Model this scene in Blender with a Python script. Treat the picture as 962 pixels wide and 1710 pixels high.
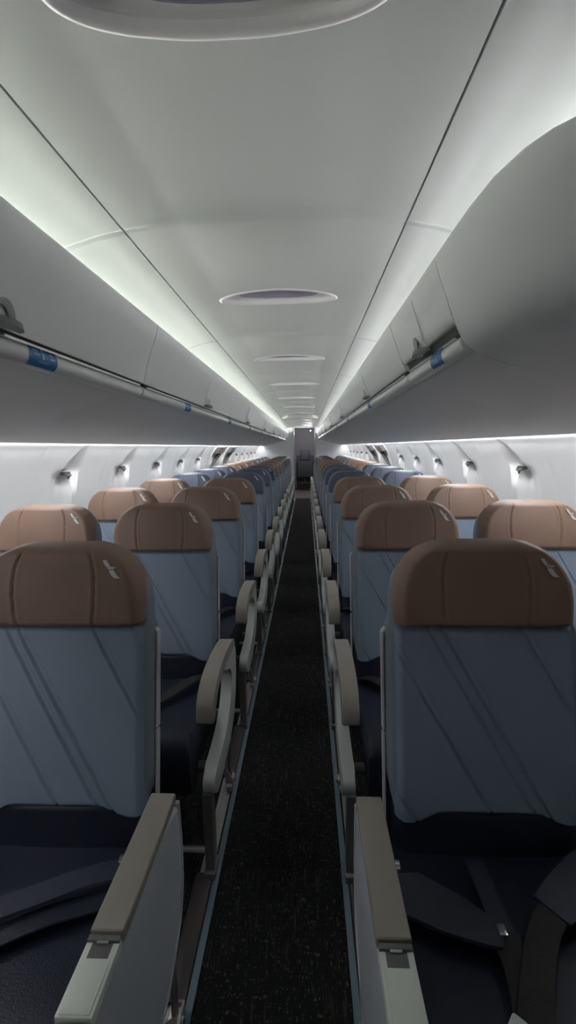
import bpy, bmesh, math, random
from mathutils import Vector, Matrix
S = bpy.context.scene
for o in list(bpy.data.objects): bpy.data.objects.remove(o)
COL = S.collection
PI = math.pi
# ------------------------------------------------------------------ camera
W_, H_ = 962, 1710
FPX, PITCH, YAW, ROLL = 760.0, .1419, .0413, -.0147
CAM = Vector((.0943, 0, 1.3703))
fw = Vector((-math.sin(YAW), math.cos(YAW), 0)); rt = Vector((math.cos(YAW), math.sin(YAW), 0)); up = Vector((0, 0, 1))
f2 = fw*math.cos(PITCH) - up*math.sin(PITCH); u2 = up*math.cos(PITCH) + fw*math.sin(PITCH)
r3 = rt*math.cos(ROLL) + u2*math.sin(ROLL); u3 = u2*math.cos(ROLL) - rt*math.sin(ROLL)
cd = bpy.data.cameras.new('camera'); cam = bpy.data.objects.new('camera', cd); COL.objects.link(cam)
cd.sensor_fit = 'VERTICAL'; cd.sensor_height = 24; cd.lens = 24*FPX/H_; cd.clip_start = .02; cd.clip_end = 100
m = Matrix((r3, u3, -f2)).transposed().to_4x4(); m.translation = CAM; cam.matrix_world = m
S.camera = cam
# ------------------------------------------------------------------ world, exposure, lamp strengths
w = bpy.data.worlds.new('world'); S.world = w; w.use_nodes = True
w.node_tree.nodes['Background'].inputs[0].default_value = (.6, .65, .7, 1); w.node_tree.nodes['Background'].inputs[1].default_value = .05
S.view_settings.view_transform = 'Standard'; S.view_settings.look = 'None'; S.view_settings.gamma = 1
S.view_settings.use_curve_mapping = False; S.view_settings.exposure = 0.28
COVE = 25.0      # LED strips on top of the bins
WASH = 15.0      # LED strips between bins and side walls
# ------------------------------------------------------------------ materials
def mat(name, col, rough=.5, metal=0, spec=.5, noise=0, nscale=60, bump=0, bscale=200, emis=None, estr=0, coat=0):
    M = bpy.data.materials.new(name); M.use_nodes = True; N = M.node_tree.nodes; L = M.node_tree.links
    b = N['Principled BSDF']; b.inputs['Roughness'].default_value = rough; b.inputs['Metallic'].default_value = metal
    b.inputs['Specular IOR Level'].default_value = spec; b.inputs['Coat Weight'].default_value = coat
    b.inputs['Base Color'].default_value = (*col, 1)
    tc = N.new('ShaderNodeTexCoord')
    if noise:
        n = N.new('ShaderNodeTexNoise'); n.inputs['Scale'].default_value = nscale; n.inputs['Detail'].default_value = 4
        r = N.new('ShaderNodeMapRange'); r.inputs['To Min'].default_value = 1-noise; r.inputs['To Max'].default_value = 1+noise
        x = N.new('ShaderNodeVectorMath'); x.operation = 'SCALE'; x.inputs[0].default_value = col
        L.new(tc.outputs['Object'], n.inputs['Vector']); L.new(n.outputs['Fac'], r.inputs['Value'])
        L.new(r.outputs['Result'], x.inputs['Scale']); L.new(x.outputs['Vector'], b.inputs['Base Color'])
    if bump:
        n = N.new('ShaderNodeTexNoise'); n.inputs['Scale'].default_value = bscale; n.inputs['Detail'].default_value = 3
        q = N.new('ShaderNodeBump'); q.inputs['Strength'].default_value = bump; q.inputs['Distance'].default_value = .002
        L.new(tc.outputs['Object'], n.inputs['Vector']); L.new(n.outputs['Fac'], q.inputs['Height']); L.new(q.outputs['Normal'], b.inputs['Normal'])
    if emis:
        b.inputs['Emission Color'].default_value = (*emis, 1); b.inputs['Emission Strength'].default_value = estr
    return M
M = dict(
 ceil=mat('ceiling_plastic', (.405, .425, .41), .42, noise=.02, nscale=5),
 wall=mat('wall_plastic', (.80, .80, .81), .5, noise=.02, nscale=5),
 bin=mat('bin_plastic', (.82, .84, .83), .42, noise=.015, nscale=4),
 lip=mat('lip_plastic', (.80, .82, .80), .4, noise=.02, nscale=6),
 gap=mat('painted_gap_shade', (.06, .06, .06), .7, noise=.1),  # near-black colour standing in for the shade inside gaps and holes
 latch=mat('latch_grey', (.16, .16, .16), .4, noise=.05),
 chrome=mat('chrome', (.75, .75, .74), .18, 1, noise=.02),
 alu=mat('aluminium', (.50, .49, .46), .38, .7, noise=.06, nscale=30),
 sticker=mat('blue_sticker', (.015, .16, .42), .4, noise=.06, nscale=20),
 stickink=mat('sticker_ink', (.35, .52, .75), .5, noise=.03),
 blue=mat('blue_leather', (.255, .32, .41), .5, spec=.4, noise=.10, nscale=4, bump=.25, bscale=350),
 brown=mat('brown_leather', (.29, .185, .137), .42, spec=.45, noise=.12, nscale=6, bump=.3, bscale=300),
 navy=mat('navy_leather', (.11, .13, .19), .42, spec=.45, noise=.1, nscale=6, bump=.3, bscale=300),
 grey=mat('grey_leather', (.13, .135, .14), .42, spec=.45, noise=.1, nscale=6, bump=.3, bscale=300),
 shell=mat('shell_leather', (.25, .29, .335), .45, noise=.08, nscale=6, bump=.2, bscale=300),
 seat=mat('seat_navy_leather', (.018, .022, .042), .38, spec=.5, noise=.15, nscale=8, bump=.35, bscale=260),
 trim=mat('white_trim', (.62, .60, .63), .35, noise=.02),
 pad=mat('taupe_armrest', (.36, .33, .285), .5, noise=.04, nscale=20),
 frame=mat('grey_armrest_frame', (.56, .57, .565), .42, noise=.03, nscale=20),
 panel=mat('grey_side_panel', (.60, .63, .68), .4, noise=.02, nscale=10),
 white=mat('armrest_white', (.80, .85, .78), .4, noise=.02, nscale=10),
 legm=mat('leg_grey', (.21, .20, .20), .45, .3, noise=.06, nscale=20),
 belt=mat('belt_webbing', (.036, .033, .032), .75, noise=.2, nscale=90, bump=.6, bscale=500),
 sleeve=mat('belt_sleeve', (.040, .045, .070), .5, noise=.1, nscale=12, bump=.2),
 teal=mat('blue_floor_strip', (.145, .215, .265), .45, noise=.06, nscale=12),
 cover=mat('track_cover', (.060, .050, .048), .42, noise=.08, nscale=10),
 emblem=mat('silver_emblem', (.75, .75, .74), .3, .1, noise=.02),
 lens=mat('smoked_lens', (.21, .19, .25), .12, noise=.3, nscale=9, coat=.6),
 basin=mat('basin_plastic', (.48, .48, .48), .35, noise=.02),
 dark=mat('galley_grey', (.16, .16, .18), .5, noise=.06, nscale=3),
 darker=mat('galley_charcoal', (.028, .034, .034), .55, noise=.1, nscale=3),
 purple=mat('jumpseat_cushion', (.055, .048, .075), .5, noise=.1, nscale=3),
 gfloor=mat('galley_floor', (.17, .13, .13), .45, noise=.12, nscale=9),
 ink=mat('dark_ink', (.03, .03, .03), .6, noise=.05),
 cove=mat('cove_led', (.9, .9, .9), .5, emis=(1, .985, .93), estr=COVE, noise=.01),
 cove_r=mat('cove_led_cool', (.9, .9, .9), .5, emis=(1, .945, .985), estr=COVE*.9, noise=.01),
 wash=mat('wash_led', (.9, .9, .9), .5, emis=(.98, .99, 1), estr=WASH, noise=.01),
 lamp=mat('small_lamp', (.9, .9, .9), .5, emis=(1, .97, .95), estr=60, noise=.01),
)
def carpet():
    Mx = bpy.data.materials.new('dark_woven_carpet'); Mx.use_nodes = True; N = Mx.node_tree.nodes; L = Mx.node_tree.links
    b = N['Principled BSDF']; b.inputs['Roughness'].default_value = .9; b.inputs['Specular IOR Level'].default_value = .15
    tc = N.new('ShaderNodeTexCoord')
    def nz(scale3, det=2):
        mp = N.new('ShaderNodeMapping'); mp.inputs['Scale'].default_value = scale3; L.new(tc.outputs['Object'], mp.inputs['Vector'])
        n = N.new('ShaderNodeTexNoise'); n.inputs['Scale'].default_value = 1; n.inputs['Detail'].default_value = det; L.new(mp.outputs[0], n.inputs['Vector']); return n
    def ramp(src, a, b_):
        r = N.new('ShaderNodeValToRGB'); r.color_ramp.elements[0].position = a; r.color_ramp.elements[1].position = b_; L.new(src, r.inputs[0]); return r
    def mul(a, b_):
        x = N.new('ShaderNodeMath'); x.operation = 'MULTIPLY'; L.new(a, x.inputs[0]); L.new(b_, x.inputs[1]); return x.outputs[0]
    streak = ramp(nz((230, 9, 1), 3).outputs['Fac'], .58, .70)      # threads running along the aisle
    dash = ramp(nz((210, 60, 1), 1).outputs['Fac'], .56, .68)       # short stitches
    weft = ramp(nz((25, 150, 1), 1).outputs['Fac'], .45, .6)
    patch = ramp(nz((5, 2.2, 1), 2).outputs['Fac'], .38, .62)
    f1 = mul(streak.outputs['Color'], patch.outputs['Color']); f2_ = mul(dash.outputs['Color'], weft.outputs['Color'])
    ad = N.new('ShaderNodeMath'); ad.operation = 'MAXIMUM'; L.new(f1, ad.inputs[0]); L.new(f2_, ad.inputs[1])
    hue = ramp(nz((60, 4, 1), 1).outputs['Fac'], .4, .6); hue.color_ramp.elements[0].color = (.10, .115, .085, 1); hue.color_ramp.elements[1].color = (.125, .095, .08, 1)
    mx = N.new('ShaderNodeMix'); mx.data_type = 'RGBA'; mx.inputs['A'].default_value = (.012, .0135, .0125, 1)
    L.new(ad.outputs[0], mx.inputs['Factor']); L.new(hue.outputs['Color'], mx.inputs['B']); L.new(mx.outputs['Result'], b.inputs['Base Color'])
    bp = N.new('ShaderNodeBump'); bp.inputs['Strength'].default_value = .5; bp.inputs['Distance'].default_value = .002
    L.new(ad.outputs[0], bp.inputs['Height']); L.new(bp.outputs[0], b.inputs['Normal'])
    return Mx
M['carpet'] = carpet(); M['rim'] = mat('rim_plastic', (.52, .52, .52), .35, noise=.02)
# ------------------------------------------------------------------ helpers
def finish(name, bm, m, parent=None, ang=35, smooth=True):
    bmesh.ops.recalc_face_normals(bm, faces=bm.faces)
    me = bpy.data.meshes.new(name); bm.to_mesh(me); bm.free()
    if smooth:
        for p in me.polygons: p.use_smooth = True
        me.set_sharp_from_angle(angle=math.radians(ang))
    me.materials.append(M[m] if isinstance(m, str) else m)
    o = bpy.data.objects.new(name, me); COL.objects.link(o)
    if parent: o.parent = parent
    return o
def tag(o, label=None, cat=None, group=None, kind=None):
    if label: o['label'] = label
    if cat: o['category'] = cat
    if group: o['group'] = group
    if kind: o['kind'] = kind
    return o
def thing(name, loc, label, cat, group=None):
    o = bpy.data.objects.new(name, None); COL.objects.link(o); o.location = loc; o.empty_display_size = .05
    return tag(o, label, cat, group)
def struct(name, bm, m, **k): return tag(finish(name, bm, m, **k), kind='structure')
def box(bm, x0, x1, y0, y1, z0, z1, bev=0, seg=2):
    r = bmesh.ops.create_cube(bm, size=1); vs = r['verts']
    for v in vs: v.co = Vector(((x0+x1)/2+v.co.x*abs(x1-x0), (y0+y1)/2+v.co.y*abs(y1-y0), (z0+z1)/2+v.co.z*abs(z1-z0)))
    if bev: bmesh.ops.bevel(bm, geom=list({e for v in vs for e in v.link_edges}), offset=bev, segments=seg, affect='EDGES', profile=.6)
    return bm
def chaikin(p, n=2, closed=True):
    for _ in range(n):
        q = []
        for i in range(len(p)):
            a = p[i]; b = p[(i+1) % len(p)]
            q.append((a[0]*.75+b[0]*.25, a[1]*.75+b[1]*.25)); q.append((a[0]*.25+b[0]*.75, a[1]*.25+b[1]*.75))
        p = q
    return p
def extr(bm, poly, x0, x1, bev=.006, sm=0, seg=3, axis='x'):
    """polygon in (y,z) extruded between x0 and x1 with rounded rims"""
    if sm: poly = chaikin(poly, sm)
    f = (lambda a, b, c: (c, a, b)) if axis == 'x' else (lambda a, b, c: (a, c, b))
    A = [bm.verts.new(f(a, b, x0)) for a, b in poly]; B = [bm.verts.new(f(a, b, x1)) for a, b in poly]
    fa = bm.faces.new(A); fb = bm.faces.new(B[::-1]); n = len(poly)
    for i in range(n): bm.faces.new((A[i], A[(i+1) % n], B[(i+1) % n], B[i]))
    if bev:
        es = list(fa.edges)+list(fb.edges)
        bmesh.ops.bevel(bm, geom=es, offset=bev, segments=seg, affect='EDGES', profile=.5, clamp_overlap=True)
    return bm
def tube(bm, pts, r, n=10, cap=True):
    pts = [Vector(p) for p in pts]; rings = []
    for i, p in enumerate(pts):
        t = (pts[min(i+1, len(pts)-1)]-pts[max(i-1, 0)]).normalized()
        a = t.cross(Vector((0, 0, 1)));  a = t.cross(Vector((1, 0, 0))) if a.length < .1 else a
        a.normalize(); b = t.cross(a)
        rr = r[i] if isinstance(r, (list, tuple)) else r
        rings.append([bm.verts.new(p+a*math.cos(2*PI*k/n)*rr+b*math.sin(2*PI*k/n)*rr) for k in range(n)])
    for i in range(len(rings)-1):
        for k in range(n): bm.faces.new((rings[i][k], rings[i][(k+1) % n], rings[i+1][(k+1) % n], rings[i+1][k]))
    if cap: bm.faces.new(rings[0][::-1]); bm.faces.new(rings[-1])
    return bm
def ribbon(bm, pts, wid, th, side=None):
    """flat strap along pts; side = list of width directions or one"""
    pts = [Vector(p) for p in pts]; P = []
    n = len(pts)
    for i in range(n):
        t = (pts[min(i+1, n-1)]-pts[max(i-1, 0)]).normalized()
        s = Vector(side[i] if isinstance(side, list) else side) if side else Vector((0, 0, 1)).cross(t)
        s = (s-t*s.dot(t)).normalized(); nn = t.cross(s)
        ww = wid[i] if isinstance(wid, (list, tuple)) else wid
        P.append([bm.verts.new(pts[i]+s*a*ww/2+nn*b*th/2) for a, b in ((-1, -.6), (-.96, 1), (.96, 1), (1, -.6))])
    for i in range(n-1):
        for k in range(4): bm.faces.new((P[i][k], P[i][(k+1) % 4], P[i+1][(k+1) % 4], P[i+1][k]))
    bm.faces.new(P[0][::-1]); bm.faces.new(P[-1])
    return bm
def lerp(tab, v):
    if v <= tab[0][0]: return tab[0][1]
    for (a, b), (c, d) in zip(tab, tab[1:]):
        if v <= c: return b+(d-b)*(v-a)/(c-a)
    return tab[-1][1]
def sstep(a, b, x):
    t = min(1, max(0, (x-a)/(b-a))); return t*t*(3-2*t)
def catmull(pts, n=8):
    out = []; P = [pts[0]]+list(pts)+[pts[-1]]
    for i in range(1, len(P)-2):
        p0, p1, p2, p3 = P[i-1:i+3]
        for k in range(n):
            t = k/n
            out.append(tuple(.5*((2*b)+(-a+c)*t+(2*a-5*b+4*c-d)*t*t+(-a+3*b-3*c+d)*t**3) for a, b, c, d in zip(p0, p1, p2, p3)))
    out.append(tuple(pts[-1])); return out
PT = .787                 # row pitch
Y1 = 1.03                 # plane of the first row's headrests
YEND = 12.15
YF = -1.1
# ================================================================== SETTING
floor = box(bmesh.new(), -1.32, 1.32, YF, YEND, -.03, 0); struct('floor', floor, 'carpet', smooth=False)
gf = box(bmesh.new(), -1.32, 1.32, YEND, 15.2, -.03, .004); struct('trim_1', gf, 'gfloor', smooth=False)
# ---- ceiling: arched panel with moulded ribs, seams and holes for the oval fittings
OV = [.595+1.127*k for k in range(11)]
OVA, OVB = .203, .076
RIBS = [1.135+1.11*k for k in range(-1, 11)]
CP = [(0, 1.905), (.1, 1.9025), (.2, 1.896), (.328, 1.876), (.40, 1.862), (.47, 1.842), (.56, 1.825), (.68, 1.808), (.80, 1.79), (.87, 1.76), (.905, 1.70), (.91, 1.66)]
def ceil_z(x): return lerp(CP, abs(x))
xs = sorted(set([round(-.91+.01*i, 4) for i in range(183)]+[s*(.328+d) for s in (-1, 1) for d in (-.0035, -.0022, -.0012, 0, .0012, .0022, .0035)]))
ys = []
y = YF
while y < YEND-.001:
    ys.append(y); near = min(abs(y-r) for r in RIBS); no = min(abs(y-r) for r in OV); y += .006 if near < .07 else (.009 if no < .11 else .03)
ys.append(YEND)
bm = bmesh.new(); G = []
for yy in ys:
    row = []
    for x in xs:
        z = ceil_z(x)
        d = min((yy-r for r in RIBS), key=abs); ax = abs(x)
        if ax < .60:                                     # rib: rolled lip, then the next panel starts a little higher
            dl = yy-max([r for r in RIBS if r <= yy+.0345] or [RIBS[0]-1.11])
            lip = .013*sstep(-.036, .008, dl)*(1-sstep(.010, .42, dl))*(1-sstep(.06, .34, ax))
            if ax > .24: lip -= .004*math.exp(-(d/.004)**2)*sstep(.24, .33, ax)
            z -= lip
        g = abs(ax-.328)
        if g < .0015: z += .004
        row.append(bm.verts.new((x, yy, z)))
    G.append(row)
for i in range(len(ys)-1):
    for j in range(len(xs)-1):
        cx, cy = (xs[j]+xs[j+1])/2, (ys[i]+ys[i+1])/2
        if any((cx/(OVA+.001))**2+((cy-o)/(OVB+.001))**2 < 1 for o in OV): continue
        bm.faces.new((G[i][j], G[i][j+1], G[i+1][j+1], G[i+1][j]))
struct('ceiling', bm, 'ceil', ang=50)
# ---- side walls with a coat hook column every row pitch
WP = catmull([(1.12, 0), (1.20, .12), (1.255, .35), (1.285, .65), (1.295, .95), (1.28, 1.12), (1.235, 1.26), (1.175, 1.36), (1.135, 1.405), (1.125, 1.46), (1.10, 1.56)], 7)
YH = [1.725+PT*k for k in range(-3, 14)]
SEAMOFF = -.33
def wall(side, name):
    bm = bmesh.new(); G = []; ys = []; y = YF
    while y < YEND-.001:
        ys.append(y); y += .014 if 1.2 < y < 7 else .022
    ys.append(YEND)
    for yy in ys:
        row = []
        h = min(YH, key=lambda a: abs(a-yy)); d = yy-h
        for (x, z) in WP:
            off = 0
            if z > .9:
                # scoop over the hook: triangle with its point at the top
                zt = (z-1.255)/(1.41-1.255)
                if 0 <= zt <= 1.05:
                    a0 = -.075+.12*min(1, zt); a1 = .135-.055*zt
                    off += .052*(1-min(1, zt))**.8*sstep(a0, a0+.016, d)*(1-sstep(a1-.06, a1, d))
                elif -.85 < zt < 0: off += .052*sstep(-.85, 0, zt)*sstep(-.075, -.06, d)*(1-sstep(.075, .135, d))
                # raised pilaster below the hook, with a shallow channel on its near side
                if z < 1.27:
                    q = 1-sstep(1.22, 1.27, z)
                    off -= .028*q*sstep(.02, .035, d)*(1-sstep(.105, .125, d))
                    off += .018*q*sstep(-.19, -.10, d)*(1-sstep(.0, .03, d))
                e = min(abs(yy-hh-SEAMOFF) for hh in YH)
                if e < .016: off -= .007*(1-e/.016)
            row.append(bm.verts.new((side*(x+off), yy, z)))
        G.append(row)
    for i in range(len(ys)-1):
        for j in range(len(WP)-1): bm.faces.new((G[i][j], G[i][j+1], G[i+1][j+1], G[i+1][j]))
    return struct(name, bm, 'wall', ang=40)
wall(-1, 'wall_left'); wall(1, 'wall_right')
# front closure behind the viewer and rear bulkhead with doorway
struct('wall_front', box(bmesh.new(), -1.35, 1.35, YF-.05, YF, 0, 2.0), 'wall', smooth=False)
DX0, DX1, DZ = -.235, .345, 1.86
bm = bmesh.new(); box(bm, -1.35, DX0, YEND, YEND+.05, 0, 2.0); box(bm, DX1, 1.35, YEND, YEND+.05, 0, 2.0); box(bm, DX0, DX1, YEND, YEND+.05, DZ, 2.0)
struct('wall_back', bm, 'wall', smooth=False)
bm = bmesh.new()
for x in (DX0, DX1): box(bm, x-.022, x+.022, YEND-.03, YEND+.06, 0, DZ+.015, .005)
struct('trim_2', bm, 'trim')
bm = bmesh.new(); box(bm, -.9, .9, 14.9, 14.95, 0, 2.05); box(bm, -.95, -.9, YEND+.05, 14.95, 0, 2.05); box(bm, .9, .95, YEND+.05, 14.95, 0, 2.05)
struct('wall_galley', bm, 'dark', smooth=False)
struct('ceiling_galley', box(bmesh.new(), -.95, .95, YEND+.05, 14.95, 1.95, 2.0), 'dark', smooth=False)
# floor trims: blue guide strip and seat track on either side of the aisle
tn = 3
for s in (-1, 1):
    struct('trim_%d' % tn, box(bmesh.new(), s*.197, s*.2155, YF, YEND, 0, .006, .001), 'teal'); tn += 1
    struct('trim_%d' % tn, box(bmesh.new(), s*.222, s*.262, YF, YEND, 0, .005), 'alu', smooth=False); tn += 1
    bm = bmesh.new(); box(bm, s*.231, s*.236, YF, YEND, .005, .010); box(bm, s*.248, s*.253, YF, YEND, .005, .010)
    struct('trim_%d' % tn, bm, 'alu', smooth=False); tn += 1
    struct('trim_%d' % tn, box(bmesh.new(), s*.775, s*.815, YF, YEND, 0, .005), 'alu', smooth=False); tn += 1
    for k in range(0, 14):                                  # rubber cover over the track between two rows
        y0 = Y1+PT*k-.10
        struct('trim_%d' % tn, extr(bmesh.new(), [(s*.217, 0), (s*.219, .012), (s*.227, .017), (s*.262, .017), (s*.272, .010), (s*.274, 0)], y0, min(y0+.345, YEND), .0, axis='y'), 'cover'); tn += 1
# ================================================================== OVERHEAD BINS
BODY = [(.366, 1.742), (.385, 1.752), (.41, 1.735), (.44, 1.675), (.60, 1.655), (.92, 1.645), (1.02, 1.60), (1.058, 1.50), (1.060, 1.42), (1.057, 1.398),
        (.95, 1.408), (.80, 1.440), (.66, 1.486), (.55, 1.523), (.475, 1.545), (.452, 1.556), (.44, 1.60), (.40, 1.66)]
def bin_profile(side, b): return [(side*x, z) for x, z in b]
def door_pts(zb=1.590):      # outer face of the door (x as a function of z), both surfaces
    out = [(.4115, zb), (.398, 1.625), (.380, 1.675), (.365, 1.715), (.358, 1.740), (.361, 1.750), (.370, 1.7545)]
    inn = [(.385, 1.750), (.378, 1.735), (.392, 1.69), (.41, 1.64), (.426, zb+.002)]
    return out, inn
def make_bin(side, y0, y1, label, yh=None, ystick=(), first=False, zb=1.590):
    t = thing('overhead_bin', (side*.75, (y0+y1)/2, 1.40), label, 'overhead bin', 'overhead bins on the %s side' % ('left' if side < 0 else 'right'))
    ox, oy, oz = t.location
    def put(name, bm, m, par=None, **k):
        for v in bm.verts: v.co -= Vector((ox, oy, oz))
        return finish(name, bm, m, par or t, **k)
    g = .0025
    put('body', extr(bmesh.new(), chaikin(bin_profile(side, BODY), 2), y0+.0006, y1-.0006, .0, axis='y'), 'bin', ang=30)
    out, inn = door_pts(zb+(.014 if first else 0))
    dp = put('door', extr(bmesh.new(), bin_profile(side, catmull(out, 4)+inn), y0+g, y1-g, .004, axis='y'), 'bin', ang=40)
    # dark strip painting the gap's shade, and the rounded rail under the door
    put('latch_gap_shade', extr(bmesh.new(), bin_profile(side, [(.418, zb-.012), (.413 if first else .418, zb+(.018 if first else .004)), (.45, zb+(.018 if first else .004)), (.45, zb-.012)]), y0+.02, y1-.02, 0, axis='y'), 'gap', smooth=False)
    lp = [(.418+.0165+.021*math.cos(a), 1.5655+.0205*math.sin(a)) for a in [2*PI*i/20 for i in range(20)]]
    lo = zb-1.590
    lip = put('rail', extr(bmesh.new(), bin_profile(side, [(x, z+lo) for x, z in lp]), y0+.008, y1-.008, .006, axis='y'), 'lip', ang=60)
    put('rail_edge', extr(bmesh.new(), bin_profile(side, [(.411, zb-.011), (.413, zb-.006), (.424, zb-.004), (.424, zb-.012)]), y0+.03, y1-.03, 0, axis='y'), 'chrome')
    put('cove_light', box(bmesh.new(), side*.79, side*.86, y0+.01, y1-.01, 1.664, 1.672), 'cove' if side < 0 else 'cove_r', smooth=False)
    put('wall_light', box(bmesh.new(), side*1.066, side*1.112, y0+.01, y1-.01, 1.437, 1.445), 'wash', smooth=False)
    for hy in (yh or ()):
        hb = bmesh.new()                                     # scooped pull: a flared hood open at its lower edge
        n = 15; R1 = []; R2 = []; R3 = []
        for i in range(n):
            a = PI*i/(n-1); c, s_ = math.cos(a), math.sin(a)
            yy = hy+.040*c; zz = zb+.002+.046*s_
            xf = lerp([(z, x) for x, z in out], zz)
            R1.append(hb.verts.new((side*(xf-.001), yy, zz)))
            R2.append(hb.verts.new((side*(xf-.011), hy+.036*c, zb+.002+.041*s_)))
            R3.append(hb.verts.new((side*(xf-.002), hy+.030*c, zb+.002+.032*s_)))
        for i in range(n-1):
            hb.faces.new((R1[i], R1[i+1], R2[i+1], R2[i])); hb.faces.new((R2[i], R2[i+1], R3[i+1], R3[i]))
        h = put('handle', hb, 'bin', ang=70)
        pb = bmesh.new(); q = []
        prof = [(side*(.402-.026*math.sin(PI*i/10)), hy+.050*math.cos(PI*i/10)) for i in range(11)]
        A = [pb.verts.new((x, yy, zb-.001)) for x, yy in prof]; B = [pb.verts.new((x+side*.002, yy, zb+.010)) for x, yy in prof]
        pb.faces.new(A); pb.faces.new(B[::-1])
        for i in range(len(A)): pb.faces.new((A[i], A[(i+1) % 11], B[(i+1) % 11], B[i]))
        put('latch', pb, 'latch', None)
        rb = bmesh.new()                                     # fine crease running up from the pull
        pts = [(side*(lerp([(z, x) for x, z in out], z)-.0005), hy-.036, z) for z in (zb+.03, zb+.06, zb+.09, zb+.12, zb+.145)]
        tube(rb, pts, [.004, .0035, .003, .002, .0005], 6); put('crease', rb, 'bin')
    for sy in ystick:                                        # small instruction sticker wrapped round the rail
        sb = bmesh.new(); R = []; L0, L1 = sy-.047, sy+.047
        for a in [PI*.60+PI*.72*i/10 for i in range(11)]:
            cx, cz = .4345, 1.5655+lo
            R.append((sb.verts.new((side*(cx+.0222*math.cos(a)), L0, cz+.0217*math.sin(a))), sb.verts.new((side*(cx+.0222*math.cos(a)), L1, cz+.0217*math.sin(a)))))
        for i in range(10): sb.faces.new((R[i][0], R[i+1][0], R[i+1][1], R[i][1]))
        st = put('sticker', sb, 'sticker')
        kb = bmesh.new()
        def mark(u0, u1, v0, v1):                            # u along the rail (reads away from the viewer), v round it
            def pnt(u, v):
                a = PI*(.66+.56*v); return (side*(.4345+.0228*math.cos(a)), L0+(L1-L0)*u, 1.5655+lo+.0223*math.sin(a))
            vs = [[kb.verts.new(pnt(u0+(u1-u0)*i, v0+(v1-v0)*j/3)) for i in (0, 1)] for j in range(4)]
            for j in range(3): kb.faces.new((vs[j][0], vs[j][1], vs[j+1][1], vs[j+1][0]))
        for a in ((.10, .33, .10, .20), (.10, .30, .30, .40), (.14, .32, .50, .58), (.42, .50, .08, .34), (.42, .50, .42, .72), (.58, .60, .12, .66),
                  (.68, .88, .16, .26), (.68, .84, .36, .46), (.70, .88, .56, .64), (.30, .62, .84, .90)): mark(*a)
        put('sticker_print', kb, 'stickink', st)
        kb = None
    return t
ordn = ['nearest', 'second', 'third', 'fourth', 'fifth', 'sixth', 'seventh', 'eighth', 'ninth', 'tenth', 'eleventh', 'twelfth', 'thirteenth', 'fourteenth']
BL = 2*PT
joints = [-.126+BL*k for k in range(8)]+[12.10]
SL = [.90+1.10*k for k in range(10)]; SR = [1.17+1.2*k for k in range(9)]
for k in range(8):
    a, b = joints[k], joints[k+1]
    ex = ', big blue sticker' if k == 0 else ('' if k == 7 else '')
    make_bin(-1, a, b, '%s white overhead bin from the viewer, left side%s' % (ordn[k], ex), [a+.885] if k < 7 else [a+.6], [s for s in SL if a+.05 < s < b-.05], zb=1.573)
joints = [.99, 1.49]+[1.49+BL*k for k in range(1, 7)]+[12.10]
for k in range(8):
    a, b = joints[k], joints[k+1]
    ex = ', short, open latch and blue sticker' if k == 0 else ('' if k == 7 else '')
    make_bin(1, a, b, '%s white overhead bin from the viewer, right side%s' % (ordn[k], ex), [1.25] if k == 0 else [a+.83], [s for s in SR if a+.05 < s < b-.05], zb=1.602 if k else 1.604, first=(k == 0))
# smooth end fairing in front of the right-hand bins: same section, no rail, rounded in plan towards the viewer
FAIR = [(.361, 1.752), (.385, 1.754), (.41, 1.735), (.44, 1.675), (.60, 1.655), (.92, 1.645), (1.02, 1.60), (1.058, 1.50), (1.060, 1.42), (1.057, 1.398),
        (.95, 1.408), (.80, 1.440), (.66, 1.486), (.55, 1.523), (.475, 1.547), (.432, 1.566), (.4115, 1.592), (.398, 1.625), (.380, 1.675), (.365, 1.715), (.357, 1.742)]
pf = chaikin(FAIR, 2)
bm = bmesh.new(); rings = []
for (yy, push) in [(.9905, 0), (.90, 0), (.80, .001), (.72, .006), (.66, .018), (.62, .034), (.59, .055), (.572, .08), (.562, .115), (.558, .16)]:
    rings.append([bm.verts.new((max(x, x+push*(1 if x < .6 else max(0, 1-(x-.6)/.5))), yy, (z+(1.742-z)*sstep(-.66, -.60, -yy) if z > 1.636 and .401 < x < .80 else z)-(push*.12 if z > 1.6 else 0))) for x, z in pf])
n = len(pf)
for i in range(len(rings)-1):
    for k in range(n): bm.faces.new((rings[i][k], rings[i][(k+1) % n], rings[i+1][(k+1) % n], rings[i+1][k]))
bm.faces.new(rings[0][::-1]); bm.faces.new(rings[-1])
fo = tag(finish('bin_end_fairing', bm, 'bin', ang=50), 'large smooth rounded grey fairing closing the near end of the right overhead bins', 'end panel')
finish('cove_light', box(bmesh.new(), .74, .86, .665, .985, 1.667, 1.675), 'cove_r', fo, smooth=False)
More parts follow.
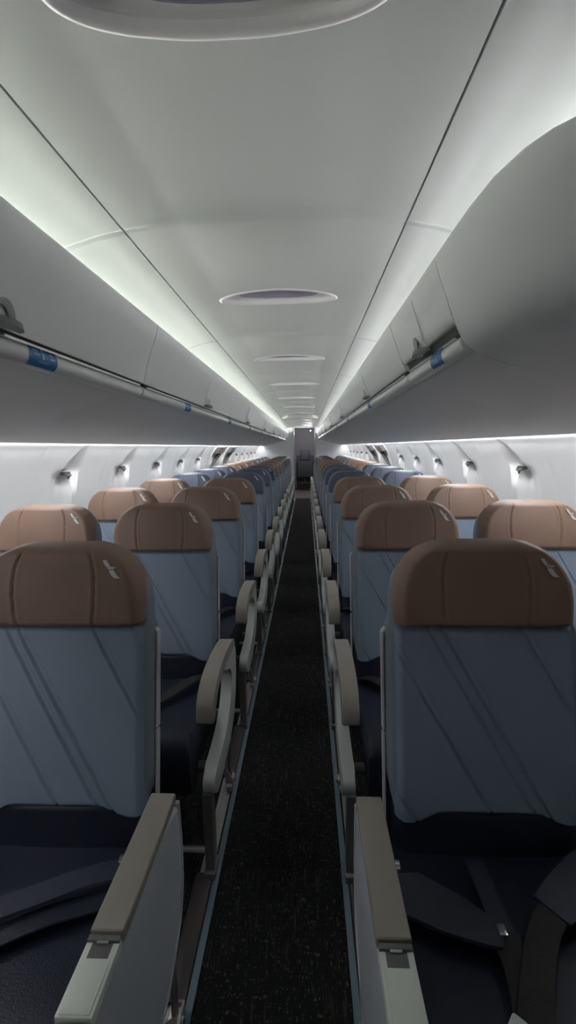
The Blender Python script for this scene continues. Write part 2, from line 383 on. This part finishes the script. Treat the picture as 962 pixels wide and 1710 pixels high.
# ================================================================== OVAL CEILING LIGHTS
def oval(k, y0):
    t = thing('ceiling_light', (0, y0, 1.90), '%s oval recessed ceiling light from the viewer%s' % (ordn[k], ', largest, cut by the photo top' if k == 0 else ''), 'ceiling light', 'oval ceiling lights')
    def ring(bm, a, b, z, n=64, follow=True):
        return [bm.verts.new((a*math.cos(2*PI*i/n), b*math.sin(2*PI*i/n), (ceil_z(a*math.cos(2*PI*i/n))-1.90 if follow else 0)+z)) for i in range(n)]
    def loft(bm, rs, cap=False):
        for A, B in zip(rs, rs[1:]):
            for i in range(len(A)): bm.faces.new((A[i], A[(i+1) % len(A)], B[(i+1) % len(A)], B[i]))
        if cap: bm.faces.new(rs[-1])
    bm = bmesh.new()
    loft(bm, [ring(bm, OVA+.010, OVB+.010, .001), ring(bm, OVA+.007, OVB+.007, -.003), ring(bm, OVA+.001, OVB+.001, -.0045), ring(bm, OVA-.007, OVB-.007, -.002), ring(bm, OVA-.010, OVB-.010, .008)])
    finish('rim', bm, 'rim', t, ang=80)
    bm = bmesh.new()
    loft(bm, [ring(bm, OVA-.006, OVB-.006, .000), ring(bm, OVA-.012, OVB-.010, .010), ring(bm, OVA-.022, OVB-.014, .014), ring(bm, OVA-.062, OVB-.028, .012)])
    finish('basin', bm, 'basin', t, ang=80)
    bm = bmesh.new()
    loft(bm, [ring(bm, OVA-.060, OVB-.027, .011), ring(bm, OVA-.066, OVB-.031, .018), ring(bm, OVA-.10, OVB-.048, .030), ring(bm, OVA-.17, OVB-.066, .034)], True)
    finish('lens', bm, 'lens', t, ang=80)
for k, y0 in enumerate(OV): oval(k, y0)
# curved lettering on the far ceiling
def text_mesh(s, size, ext=.001):
    cu = bpy.data.curves.new('t', 'FONT'); cu.body = s; cu.size = size; cu.extrude = ext; cu.align_x = 'CENTER'; cu.align_y = 'CENTER'; cu.space_character = 1.5
    o = bpy.data.objects.new('t', cu); COL.objects.link(o); dg = bpy.context.evaluated_depsgraph_get(); dg.update()
    me = bpy.data.meshes.new_from_object(o.evaluated_get(dg)); bpy.data.objects.remove(o); return me
YS = 7.72
t = thing('ceiling_sign', (0, YS, 1.86), 'small lettered sign with bright pointed ends on the far ceiling', 'sign')
bm = bmesh.new()
pr = [(x, lerp([(0, .038), (.2, .03), (.30, .018)], abs(x))) for x in [-.30+.05*i for i in range(13)]]
A = [bm.verts.new((x, -.012, z)) for x, z in pr]+[bm.verts.new((x, -.012, z-.046)) for x, z in pr[::-1]]
B = [bm.verts.new((v.co.x, .012, v.co.z)) for v in A]
bm.faces.new(A); bm.faces.new(B[::-1]); n = len(A)
for i in range(n): bm.faces.new((A[i], A[(i+1) % n], B[(i+1) % n], B[i]))
finish('sign_body', bm, 'ceil', t)
for s in (-1, 1):
    bm = bmesh.new(); q = [(s*.20, .025), (s*.235, .030), (s*.30, -.012), (s*.285, -.026), (s*.26, -.024), (s*.21, -.006)]
    A = [bm.verts.new((x, -.016, z)) for x, z in q]; B = [bm.verts.new((x, .0, z)) for x, z in q]
    bm.faces.new(A); bm.faces.new(B[::-1])
    for i in range(6): bm.faces.new((A[i], A[(i+1) % 6], B[(i+1) % 6], B[i]))
    finish('sign_tip', bm, 'emblem', t)
me = text_mesh('PESITM', .040)
for v in me.vertices:
    x, y_, z_ = v.co; v.co = (x*1.35, -.0125-z_, y_+.012-.25*x*x)
me.materials.append(M['ink']); lo_ = bpy.data.objects.new('sign_lettering', me); COL.objects.link(lo_); lo_.parent = t
# ================================================================== COAT HOOKS
def hook(side, y0, k):
    x0 = lerp([(z, x) for x, z in WP], 1.262)
    bm = bmesh.new(); n = 12; nu = 5; R = []
    for j in range(nu):                                      # half-dome hood over the recess
        ph = (PI/2)*j/(nu-1)
        R.append([bm.verts.new((side*(.030-.050*math.cos(ph)*math.sin(PI*i/(n-1))), .050*math.cos(ph)*math.cos(PI*i/(n-1))+.0, -.010+.010*math.sin(ph)*(.3+.7*math.sin(PI*i/(n-1))))) for i in range(n)])
    for a, b in zip(R, R[1:]):
        for i in range(n-1): bm.faces.new((a[i], a[i+1], b[i+1], b[i]))
    bmesh.ops.solidify(bm, geom=bm.faces[:], thickness=.004)
    sn = 'left' if side < 0 else 'right'
    t = thing('coat_hook', (side*x0, y0, 1.262), '%s small hooded coat hook on the %s side wall, counted from the viewer' % (ordn[k], sn), 'coat hook', 'coat hooks on the %s wall' % sn)
    finish('hood', bm, 'frame', t, ang=60)
    bm = bmesh.new(); tube(bm, [(side*.04, .0, -.010), (side*.016, .0, -.018), (side*.004, .0, -.036), (side*.010, .0, -.050)], [.024, .020, .015, .008], 8)
    finish('peg', bm, 'legm', t)
for s in (-1, 1):
    kk = 0
    for y0 in YH:
        if y0 < 1.6 or 6.2 < y0 < 8.3 or y0 > 12: continue
        hook(s, y0, kk); kk += 1
# emergency exits over the wing
for i, (s, ya) in enumerate([(-1, 6.35), (-1, 7.38), (1, 6.35), (1, 7.38)]):
    xw = 1.21; sn = 'left' if s < 0 else 'right'
    bm = bmesh.new(); pr = []
    xz = lambda z: lerp([(zz, x) for x, zz in WP], z)
    for (ya_, yb_, za, zb) in ((ya, ya+.014, .75, 1.38), (ya+.78, ya+.794, .75, 1.38)):
        tube(bm, [(s*(xz(z)-.004), ya_, z) for z in [za+(zb-za)*q/8 for q in range(9)]], .010, 6)
    d = struct('door_%d' % (i+1), bm, 'wall')
    bm = bmesh.new()                                         # handle cover: bright hood with a dark slanted grip below
    P = [(.02, 1.385), (.50, 1.385), (.58, 1.325), (.52, 1.285), (.10, 1.30)]
    A = [bm.verts.new((s*(xz(z)+.01), ya+y_, z)) for y_, z in P]; B = [bm.verts.new((s*(xz(z)-.055), ya+.06+y_*.85, z-.004)) for y_, z in P]
    bm.faces.new(A); bm.faces.new(B[::-1])
    for q in range(5): bm.faces.new((A[q], A[(q+1) % 5], B[(q+1) % 5], B[q]))
    finish('handle_cover', bm, 'trim', d)
    bm = bmesh.new(); tube(bm, [(s*(xz(z)-.03), ya+y_, z) for y_, z in ((.55, 1.31), (.38, 1.25), (.20, 1.18), (.05, 1.10))], [.014, .024, .026, .012], 8)
    finish('handle', bm, 'legm', d)
# ================================================================== AFT GALLEY
t = thing('attendant_seat', (.06, 14.3, 0), 'folded dark crew jump seat standing beyond the rear doorway', 'jump seat')
def pb(name, m, x0, x1, y0, y1, z0, z1, bev=.02): finish(name, box(bmesh.new(), x0, x1, y0, y1, z0, z1, bev, 3), m, t)
pb('back_panel', 'darker', -.30, .30, .15, .30, .30, 1.10); pb('head_cushion', 'purple', -.14, .14, .08, .20, .95, 1.25, .04)
pb('seat_cushion', 'darker', -.26, .26, -.05, .12, .42, .95, .05); pb('side_post', 'dark', -.31, -.28, .05, .25, .1, 1.15, .008); pb('side_post', 'dark', .28, .31, .05, .25, .1, 1.15, .008)
pb('pedestal', 'darker', -.03, .03, .02, .14, .02, .45, .01); pb('foot_bar', 'darker', -.14, .14, .0, .1, 0, .04, .01); pb('footrest', 'darker', -.17, .17, -.06, .02, .22, .26, .01)
o = tag(finish('galley_lamp', bmesh.ops and box(bmesh.new(), .105, .130, 12.22, 12.23, 1.80, 1.818, .004), 'lamp'), 'tiny bright lamp at the top right of the rear doorway', 'lamp')
o.location = (.10, 0, -.02)
gl = bpy.data.lights.new('galley_fill_light', 'POINT'); gl.energy = 28; gl.shadow_soft_size = .12; gl.color = (1, .97, .97)  # unseen fill light, added to brighten the galley beyond the doorway
go = bpy.data.objects.new('galley_fill_light', gl); COL.objects.link(go); go.location = (.1, 13.2, 1.8)
# ================================================================== SEATS
XA, XW = .502, .992
HW = [(.945, .207), (1.01, .209), (1.05, .204), (1.08, .192), (1.105, .174), (1.124, .150), (1.137, .120), (1.1445, .088)]
def hw(z): return lerp(HW, z)
def yf(z): return -.012+(z-.951)*.186            # recline: front surface, d as a function of height
def pillow(bm, nx, nz, z0f, z1f, wf, front, back, redge=.25, relief=None, rtop=.02):
    """closed cushion: front and back surface over a rounded outline, returned with coordinates (x, d, z)"""
    F = []; B = []
    for j in range(nz+1):
        v = j/nz; rf = []; rb = []
        for i in range(nx+1):
            u = -1+2*i/nx
            z0 = z0f(u); z1 = z1f(u); z = z0+(z1-z0)*v; x = u*wf(z)
            e = max(0, (abs(u)-(1-redge))/redge); e2 = max(0, 1-min(v, 1-v)*(z1-z0)/rtop)
            k = 1-(1-math.sqrt(max(0, 1-e*e)))-(1-math.sqrt(max(0, 1-e2*e2))); k = max(0, k)
            yf_ = front(x, z); yb_ = back(x, z); mid = yb_
            yy = mid+(yf_-mid)*k
            if relief: yy += relief(x, z)*k
            rf.append((x, yy, z)); rb.append((x, mid, z))
        F.append(rf); B.append(rb)
    VF = [[bm.verts.new(p) for p in r] for r in F]
    for j in range(nz):
        for i in range(nx): bm.faces.new((VF[j][i], VF[j][i+1], VF[j+1][i+1], VF[j+1][i]))
    return bm
def line_dist(x, z, a, b):
    ax, az = a; bx, bz = b; L = math.hypot(bx-ax, bz-az); t = ((x-ax)*(bx-ax)+(z-az)*(bz-az))/L
    if t < -.0 or t > L: return 9
    return abs((x-ax)*(bz-az)-(z-az)*(bx-ax))/L
DZL = [((-.215, .925), (.03, .50)), ((-.136, .965), (.125, .50)), ((-.106, .965), (.155, .50)), ((.078, .965), (.33, .50)), ((.17, .965), (.40, .55)), ((-.215, .60), (-.14, .49))]
def groove(x, z):
    r = 0
    for a, b in DZL:
        d = line_dist(x, z, a, b)
        if d < .012: r += .0055*math.exp(-(d/.0028)**2)-.0016*math.exp(-((d-.007)/.003)**2)
    return r
def m_backrest():
    return pillow(bmesh.new(), 130, 110, lambda u: .505+.028*(1-sstep(.45, .85, abs(u))), lambda u: .957, lambda z: .213,
                  lambda x, z: yf(z)-.006*(1-(x/.215)**2), lambda x, z: yf(z)+.065, .12, groove, .016)
def seamr(x, z):
    r = 0
    for sx in (-.089, .089):
        xx = sx*(1+.10*math.sin((z-.95)/.19*PI)-.12*sstep(1.09, 1.145, z)); d = abs(x-xx)
        if d < .014: r += .0042*math.exp(-(d/.0026)**2)-.0012*math.exp(-((d-.008)/.004)**2)
    return r
def m_headrest():
    return pillow(bmesh.new(), 100, 50, lambda u: .949, lambda u: 1.1445, hw, lambda x, z: yf(z)-.018-.008*math.sin(max(0, min(1, (z-.95)/.19))*PI), lambda x, z: yf(z)+.045, .14, seamr, .020)
def m_shell():
    bm = bmesh.new(); NX = 40; zs = [.40, .42, .46, .52, .6, .7, .8, .88, .93, .95, .98, 1.01, 1.035, 1.06, 1.08, 1.10, 1.115, 1.13, 1.14, 1.147, 1.150]
    secs = []
    for z in zs:
        z = z if z < .95 else .95+(z-.95)*.93
        wz = .204 if z < .56 else .224 if z < .93 else lerp([(.93, .224), (.96, .213), (1.01, .213), (1.05, .205), (1.08, .188), (1.10, .168), (1.115, .142), (1.13, .104), (1.136, .075)], z)
        wz -= .010*sstep(.62, .46, z)*0
        y0, y1 = yf(z)+.008, yf(z)+.085; n = 28; ring = []
        for i in range(n):
            a = 2*PI*i/n; c, s = math.cos(a), math.sin(a)
            ring.append(bm.verts.new((wz*math.copysign(abs(c)**.28, c), (y0+y1)/2+(y1-y0)/2*math.copysign(abs(s)**.55, s), z)))
        secs.append(ring)
    for a, b in zip(secs, secs[1:]):
        for i in range(28): bm.faces.new((a[i], a[(i+1) % 28], b[(i+1) % 28], b[i]))
    bm.faces.new(secs[0][::-1]); bm.faces.new(secs[-1]); return bm
def m_lower():
    return pillow(bmesh.new(), 40, 24, lambda u: .41, lambda u: .548, lambda z: .223, lambda x, z: yf(z)+.012-.010*math.cos(x/.21*PI*.5), lambda x, z: yf(z)+.06, .25, None, .02)
def m_cushion():
    P = [(-.03, .40), (-.05, .440), (-.14, .448), (-.28, .452), (-.40, .464), (-.475, .466), (-.515, .445), (-.528, .40), (-.528, .33), (-.518, .265), (-.495, .245), (-.44, .27), (-.30, .31), (-.05, .33)]
    bm = extr(bmesh.new(), P, -.222, .222, 0, 2)
    fs = [f for f in bm.faces if len(f.verts) > 10]
    es = [e for f in fs for e in f.edges]; bmesh.ops.bevel(bm, geom=es, offset=.028, segments=5, affect='EDGES', profile=.5, clamp_overlap=True)
    return bm
def m_emblem():
    bm = bmesh.new()
    def para(q, y=-.0):
        V = []
        for x, z in q: V.append(bm.verts.new((x, yf(z)-.0275+y, z)))
        B = [bm.verts.new((v.co.x, v.co.y+.006, v.co.z)) for v in V]; n = len(V)
        bm.faces.new(V); bm.faces.new(B[::-1])
        for i in range(n): bm.faces.new((V[i], V[(i+1) % n], B[(i+1) % n], B[i]))
    para([(.118, 1.113), (.126, 1.113), (.136, 1.0975), (.1265, 1.0985)])
    para([(.128, 1.0955), (.137, 1.0985), (.149, 1.0965), (.1425, 1.0935), (.137, 1.0945), (.1345, 1.0925)])
    para([(.136, 1.0915), (.1425, 1.0915), (.1545, 1.0755), (.160, 1.0725), (.146, 1.0725), (.140, 1.078), (.1325, 1.0895)])
    return bm
def m_trim(side):
    bm = bmesh.new()
    for za, zb, xo in ((.70, .925, 0), (.44, .692, .004)):
        pts = [(-side*(.2285+.0+ (.0 if z > .6 else -.0)), yf(z)+.045, z) for z in [za+(zb-za)*q/8 for q in range(9)]]
        if zb > .9: pts.append((-side*.220, yf(.935)+.045, .934))
        ribbon(bm, pts, .020, .006, side=(0, 1, 0))
    return bm
def P_mesh(name, bm, m): return finish(name, bm, m)
PROTO = {}
def protomesh(key, bm, m, ang=35):
    o = finish(key, bm, m, ang=ang); me = o.data; bpy.data.objects.remove(o); PROTO[key] = me; return me
protomesh('backrest', m_backrest(), 'blue', 80)
for c in ('brown', 'navy', 'grey'): protomesh('headrest_'+c, m_headrest(), c, 80)
protomesh('shell', m_shell(), 'shell', 60); protomesh('lower', m_lower(), 'seat', 80); protomesh('cushion', m_cushion(), 'seat', 50); protomesh('emblem', m_emblem(), 'emblem', 30)
for s in (-1, 1): protomesh('trim%d' % s, m_trim(s), 'trim')
# aisle armrest, rows two onwards: taupe pad curling down at the front over a swept side frame
PADP = [(-.10, .600), (-.12, .628), (-.20, .646), (-.32, .655), (-.43, .650), (-.50, .630), (-.538, .595), (-.552, .545), (-.545, .535), (-.510, .537), (-.500, .570), (-.470, .597), (-.40, .612), (-.28, .614), (-.13, .596)]
FRP = [(-.105, .615), (-.088, .55), (-.095, .46), (-.135, .36), (-.22, .300), (-.35, .280), (-.48, .275), (-.53, .285), (-.550, .318), (-.540, .352), (-.50, .366), (-.42, .368), (-.33, .378), (-.255, .41), (-.205, .465), (-.185, .52), (-.22, .555), (-.33, .595), (-.34, .620)]
def seat_belt_meshes(cx, cz=.462):
    a = bmesh.new()
    ribbon(a, catmull([(cx-.20, -.10, cz-.01), (cx-.15, -.16, cz+.016), (cx-.06, -.27, cz+.012), (cx+.02, -.36, cz+.012)], 5), .045, .004)
    b = bmesh.new()
    ribbon(b, catmull([(cx+.20, -.10, cz-.01), (cx+.15, -.17, cz+.018), (cx+.07, -.30, cz+.016), (cx-.04, -.42, cz+.014)], 5), .045, .004)
    k = bmesh.new(); box(k, -.030, .030, -.024, .024, -.007, .007, .004)
    box(k, -.036, -.022, -.018, .018, -.005, .005, .003)
    bmesh.ops.rotate(k, verts=k.verts, cent=(0, 0, 0), matrix=Matrix.Rotation(math.radians(-50), 3, 'Z'))
    bmesh.ops.translate(k, verts=k.verts, vec=(cx-.05, -.43, cz+.022))
    return a, b, k
def make_pair(side, first=False, colour='brown', cx=0):
    sn = 'left' if side < 0 else 'right'
    t = thing('airline_double_seat', (side*.75, 0, 0), '', 'airline seat')
    OX = side*.75
    def put(name, bm, m, par=None, ang=35):
        if par is None: par = t
        for v in bm.verts: v.co.x -= OX
        return finish(name, bm, m, par, ang)
    def inst(name, key, x, par=None):
        o = bpy.data.objects.new(name, PROTO[key]); COL.objects.link(o); o.parent = par or t
        o.location = (x-OX, 0, 0) if par is None else (0, 0, 0); return o
    for X in (XA, XW):
        sh = inst('back_shell', 'shell', side*X); inst('shell_trim', 'trim%d' % side, 0, sh)
        inst('backrest', 'backrest', side*X); h = inst('headrest', 'headrest_'+colour, side*X); inst('emblem', 'emblem', 0, h)
        inst('lower_backrest', 'lower', side*X); inst('seat_cushion', 'cushion', side*X)
        if first and X == XA: continue
        a, b, k = seat_belt_meshes(side*X)
        put('seat_belt', a, 'belt'); b = put('seat_belt', b, 'belt'); put('belt_buckle', k, 'alu', b)
    # aisle armrest
    xi, xo = side*.195, side*.245
    if not first:
        ar = put('armrest', extr(bmesh.new(), FRP, side*.197, side*.238, .007, 2), 'frame')
        put('armrest_pad', extr(bmesh.new(), PADP, xi, side*.248, .008, 2), 'pad', ar)
        bm = bmesh.new(); tube(bm, [(xo, -.46, .60), (xo+side*.008, -.46, .60)], .006, 10); put('recline_button', bm, 'chrome', ar)
    else:
        pan = [(-.135, .612), (-.130, .50), (-.135, .40), (-.165, .335), (-.22, .295), (-.30, .262), (-.42, .235), (-.56, .225), (-.585, .25), (-.59, .58), (-.58, .612)]
        ar = put('armrest', extr(bmesh.new(), pan, side*.196, side*.243, .006, 1), 'panel')
        rim = catmull([(-.133, .595), (-.127, .50), (-.132, .40), (-.162, .333), (-.22, .291), (-.30, .258), (-.42, .231), (-.55, .222)], 6)
        bm = bmesh.new(); tube(bm, [(side*.198, a, b) for a, b in rim], .0055, 8); put('panel_rim', bm, 'trim', ar)
        bm = bmesh.new(); box(bm, side*.1935, side*.2475, -.436, -.152, .612, .634, .005, 3); put('armrest_pad', bm, 'pad', ar)
        bm = bmesh.new(); box(bm, side*.195, side*.247, -.541, -.440, .606, .627, .003); box(bm, side*.200, side*.242, -.538, -.472, .626, .6285, .001); put('tray_lid', bm, 'white', ar)
        bm = bmesh.new(); box(bm, side*.205, side*.237, -.470, -.443, .6255, .6275, .0005); put('latch_recess', bm, 'latch', ar)
        bm = bmesh.new(); box(bm, side*.212, side*.230, -.452, -.446, .6272, .631, .001); put('latch', bm, 'alu', ar)
        bm = bmesh.new(); box(bm, side*.196, side*.246, -.449, -.440, .624, .632, .002); put('hinge_cap', bm, 'latch', ar)
        bm = bmesh.new(); box(bm, side*.1945, side*.2475, -.60, -.541, .585, .624, .010, 3); put('end_cap', bm, 'pad', ar)
        bm = bmesh.new(); tube(bm, [(side*.247, -.30, .618), (side*.256, -.30, .618)], .009, 12); put('recline_button', bm, 'chrome', ar)
    # centre and wall armrests
    for xc in (.747, 1.222):
        cp = [(a, b) for a, b in PADP]
        c = put('armrest', extr(bmesh.new(), [(-.06, .63), (-.05, .50), (-.06, .36), (-.16, .34), (-.14, .50), (-.17, .60), (-.2, .62)], side*(xc-.012), side*(xc+.012), .004, 1), 'frame')
        put('armrest_pad', extr(bmesh.new(), cp, side*(xc-.02), side*(xc+.02), .008, 2), 'pad', c)
    # seat frame and legs
    bm = bmesh.new()
    for d in (-.42, -.14): tube(bm, [(side*.22, d, .30 if d < -.3 else .31), (side*1.20, d, .30 if d < -.3 else .31)], .018, 12)
    put('seat_frame', bm, 'legm')
    bm = bmesh.new(); tube(bm, [(side*.225, -.515, .075), (side*.80, -.515, .075)], .010, 10); put('baggage_bar', bm, 'alu')
    for xl in (.222, .795):
        bm = bmesh.new(); extr(bm, [(-.545, .02), (-.550, .30), (-.500, .30), (-.500, .02)], side*(xl-.012), side*(xl+.018), .003); box(bm, side*(xl-.016), side*(xl+.022), -.56, -.485, .006, .03, .003)
        put('leg', bm, 'legm')
        bm = bmesh.new(); tube(bm, [(side*(xl+.003), -.15, .035), (side*(xl+.003), -.26, .16), (side*(xl+.003), -.38, .29)], .010, 8)
        tube(bm, [(side*(xl+.003), -.15, .035), (side*(xl+.003), -.14, .30)], .009, 8)
        put('brace', bm, 'alu')
        bm = bmesh.new(); box(bm, side*(xl-.008), side*(xl+.014), -.19, -.105, .010, .034, .004); box(bm, side*(xl-.012), side*(xl+.018), -.17, -.135, .012, .055, .005); tube(bm, [(side*(xl-.017), -.152, .04), (side*(xl+.022), -.152, .04)], .009, 10)
        f = put('track_fitting', bm, 'alu')
        bm = bmesh.new(); tube(bm, [(side*(xl+.003), -.118, .0335), (side*(xl+.003), -.118, .0352)], .0055, 10); tube(bm, [(side*(xl-.0175), -.152, .04), (side*(xl-.0195), -.152, .04)], .0045, 8); put('bolt_hole', bm, 'gap', f)
    return t
def children(o): return [c for c in COL.objects if c.parent == o]
def copy_tree(o, par=None, hue=None, kids=None):
    c = o.copy(); COL.objects.link(c)
    if par: c.parent = par
    if hue and o.data and o.data.name.startswith('headrest_'): c.data = PROTO['headrest_'+hue]
    for ch in kids.get(o.name, []): copy_tree(ch, c, hue, kids)
    return c
hues = ['brown']*4+['navy']*3+['brown']*3+['grey']*4
cname = {'brown': 'brown', 'navy': 'navy', 'grey': 'dark grey'}
for side in (-1, 1):
    sn = 'left' if side < 0 else 'right'
    f = make_pair(side, True); f.location.y = Y1
    extra = 'with a grey panelled side armrest'
    tag(f, 'nearest %s-hand pair of blue airline seats, brown headrests, %s' % (sn, extra), 'airline seat', 'double seats on the %s of the aisle' % sn)
    # belts lying on the nearest aisle seat
    OX = side*.75
    def put1(name, bm, m, par=None):
        for v in bm.verts: v.co.x -= OX
        return finish(name, bm, m, par or f)
    if side > 0:
        bm = bmesh.new(); ribbon(bm, [(.262, -.215, .462), (.30, -.225, .478), (.36, -.268, .486), (.42, -.300, .487), (.443, -.312, .486)], [.10, .10, .088, .06, .040], .008, side=(.35, 1, 0))
        b1 = put1('belt_sleeve', bm, 'sleeve')
        bm = bmesh.new(); box(bm, .436, .452, -.312, -.290, .484, .494, .003); put1('belt_tongue', bm, 'chrome', b1)
        bm = bmesh.new(); ribbon(bm, catmull([(.448, -.300, .484), (.448, -.36, .480), (.436, -.42, .481), (.415, -.48, .484)], 4), .048, .004, side=(1, .1, 0)); put1('seat_belt', bm, 'belt')
        bm = bmesh.new(); ribbon(bm, [(.452, -.14, .470), (.452, -.22, .476), (.450, -.31, .480)], .040, .004, side=(1, 0, 0)); put1('seat_belt', bm, 'sleeve')
        bm = bmesh.new(); ribbon(bm, [(.70, -.155, .468), (.66, -.19, .485), (.60, -.230, .492), (.553, -.262, .490)], [.09, .09, .08, .070], .009, side=(.4, 1, 0)); b2 = put1('belt_sleeve', bm, 'sleeve')
        bm = bmesh.new(); ribbon(bm, catmull([(.57, -.250, .486), (.52, -.30, .487), (.475, -.37, .488), (.425, -.46, .490)], 4), .052, .004); b3 = put1('seat_belt', bm, 'belt')
        bm = bmesh.new(); box(bm, -.032, .032, -.045, .045, -.008, .008, .006, 3); bmesh.ops.rotate(bm, verts=bm.verts, cent=(0, 0, 0), matrix=Matrix.Rotation(math.radians(-42), 3, 'Z')); bmesh.ops.translate(bm, verts=bm.verts, vec=(.398, -.487, .500)); put1('belt_buckle', bm, 'white', b3)
    else:
        bm = bmesh.new(); ribbon(bm, catmull([(-.27, -.17, .470), (-.36, -.215, .490), (-.45, -.262, .492), (-.56, -.31, .490), (-.68, -.36, .486)], 4), .050, .009); b1 = put1('seat_belt', bm, 'sleeve')
        bm = bmesh.new(); ribbon(bm, catmull([(-.30, -.24, .470), (-.42, -.29, .478), (-.54, -.36, .476), (-.64, -.42, .476)], 4), .045, .004); put1('seat_belt', bm, 'seat')
        bm = bmesh.new(); box(bm, -.60, -.545, -.31, -.27, .488, .502, .006, 3); put1('belt_buckle', bm, 'legm', b1)
    p = make_pair(side, False)
    kids = {}
    for c in COL.objects:
        if c.parent: kids.setdefault(c.parent.name, []).append(c)
    for k in range(1, 14):
        c = p if k == 1 else copy_tree(p, None, hues[k], kids)
        c.location.y = Y1+PT*k
        fam = {'brown': (0, 4), 'navy': (4, 7), 'grey': (10, 14)}
        if hues[k] == 'brown' and k >= 7: place = '%s behind the navy rows' % ['first', 'second', 'third'][k-7]
        elif hues[k] == 'brown': place = '%s row from the viewer' % ordn[k]
        elif hues[k] == 'navy': place = '%s of the three navy rows' % ['nearest', 'middle', 'farthest'][k-4]
        else: place = ['nearest dark grey row', 'second dark grey row', 'third dark grey row', 'last row before the bulkhead'][k-10]
        tag(c, '%s-hand pair of blue airline seats with %s headrests, %s' % (sn, cname[hues[k]], place), 'airline seat', 'double seats on the %s of the aisle' % sn)
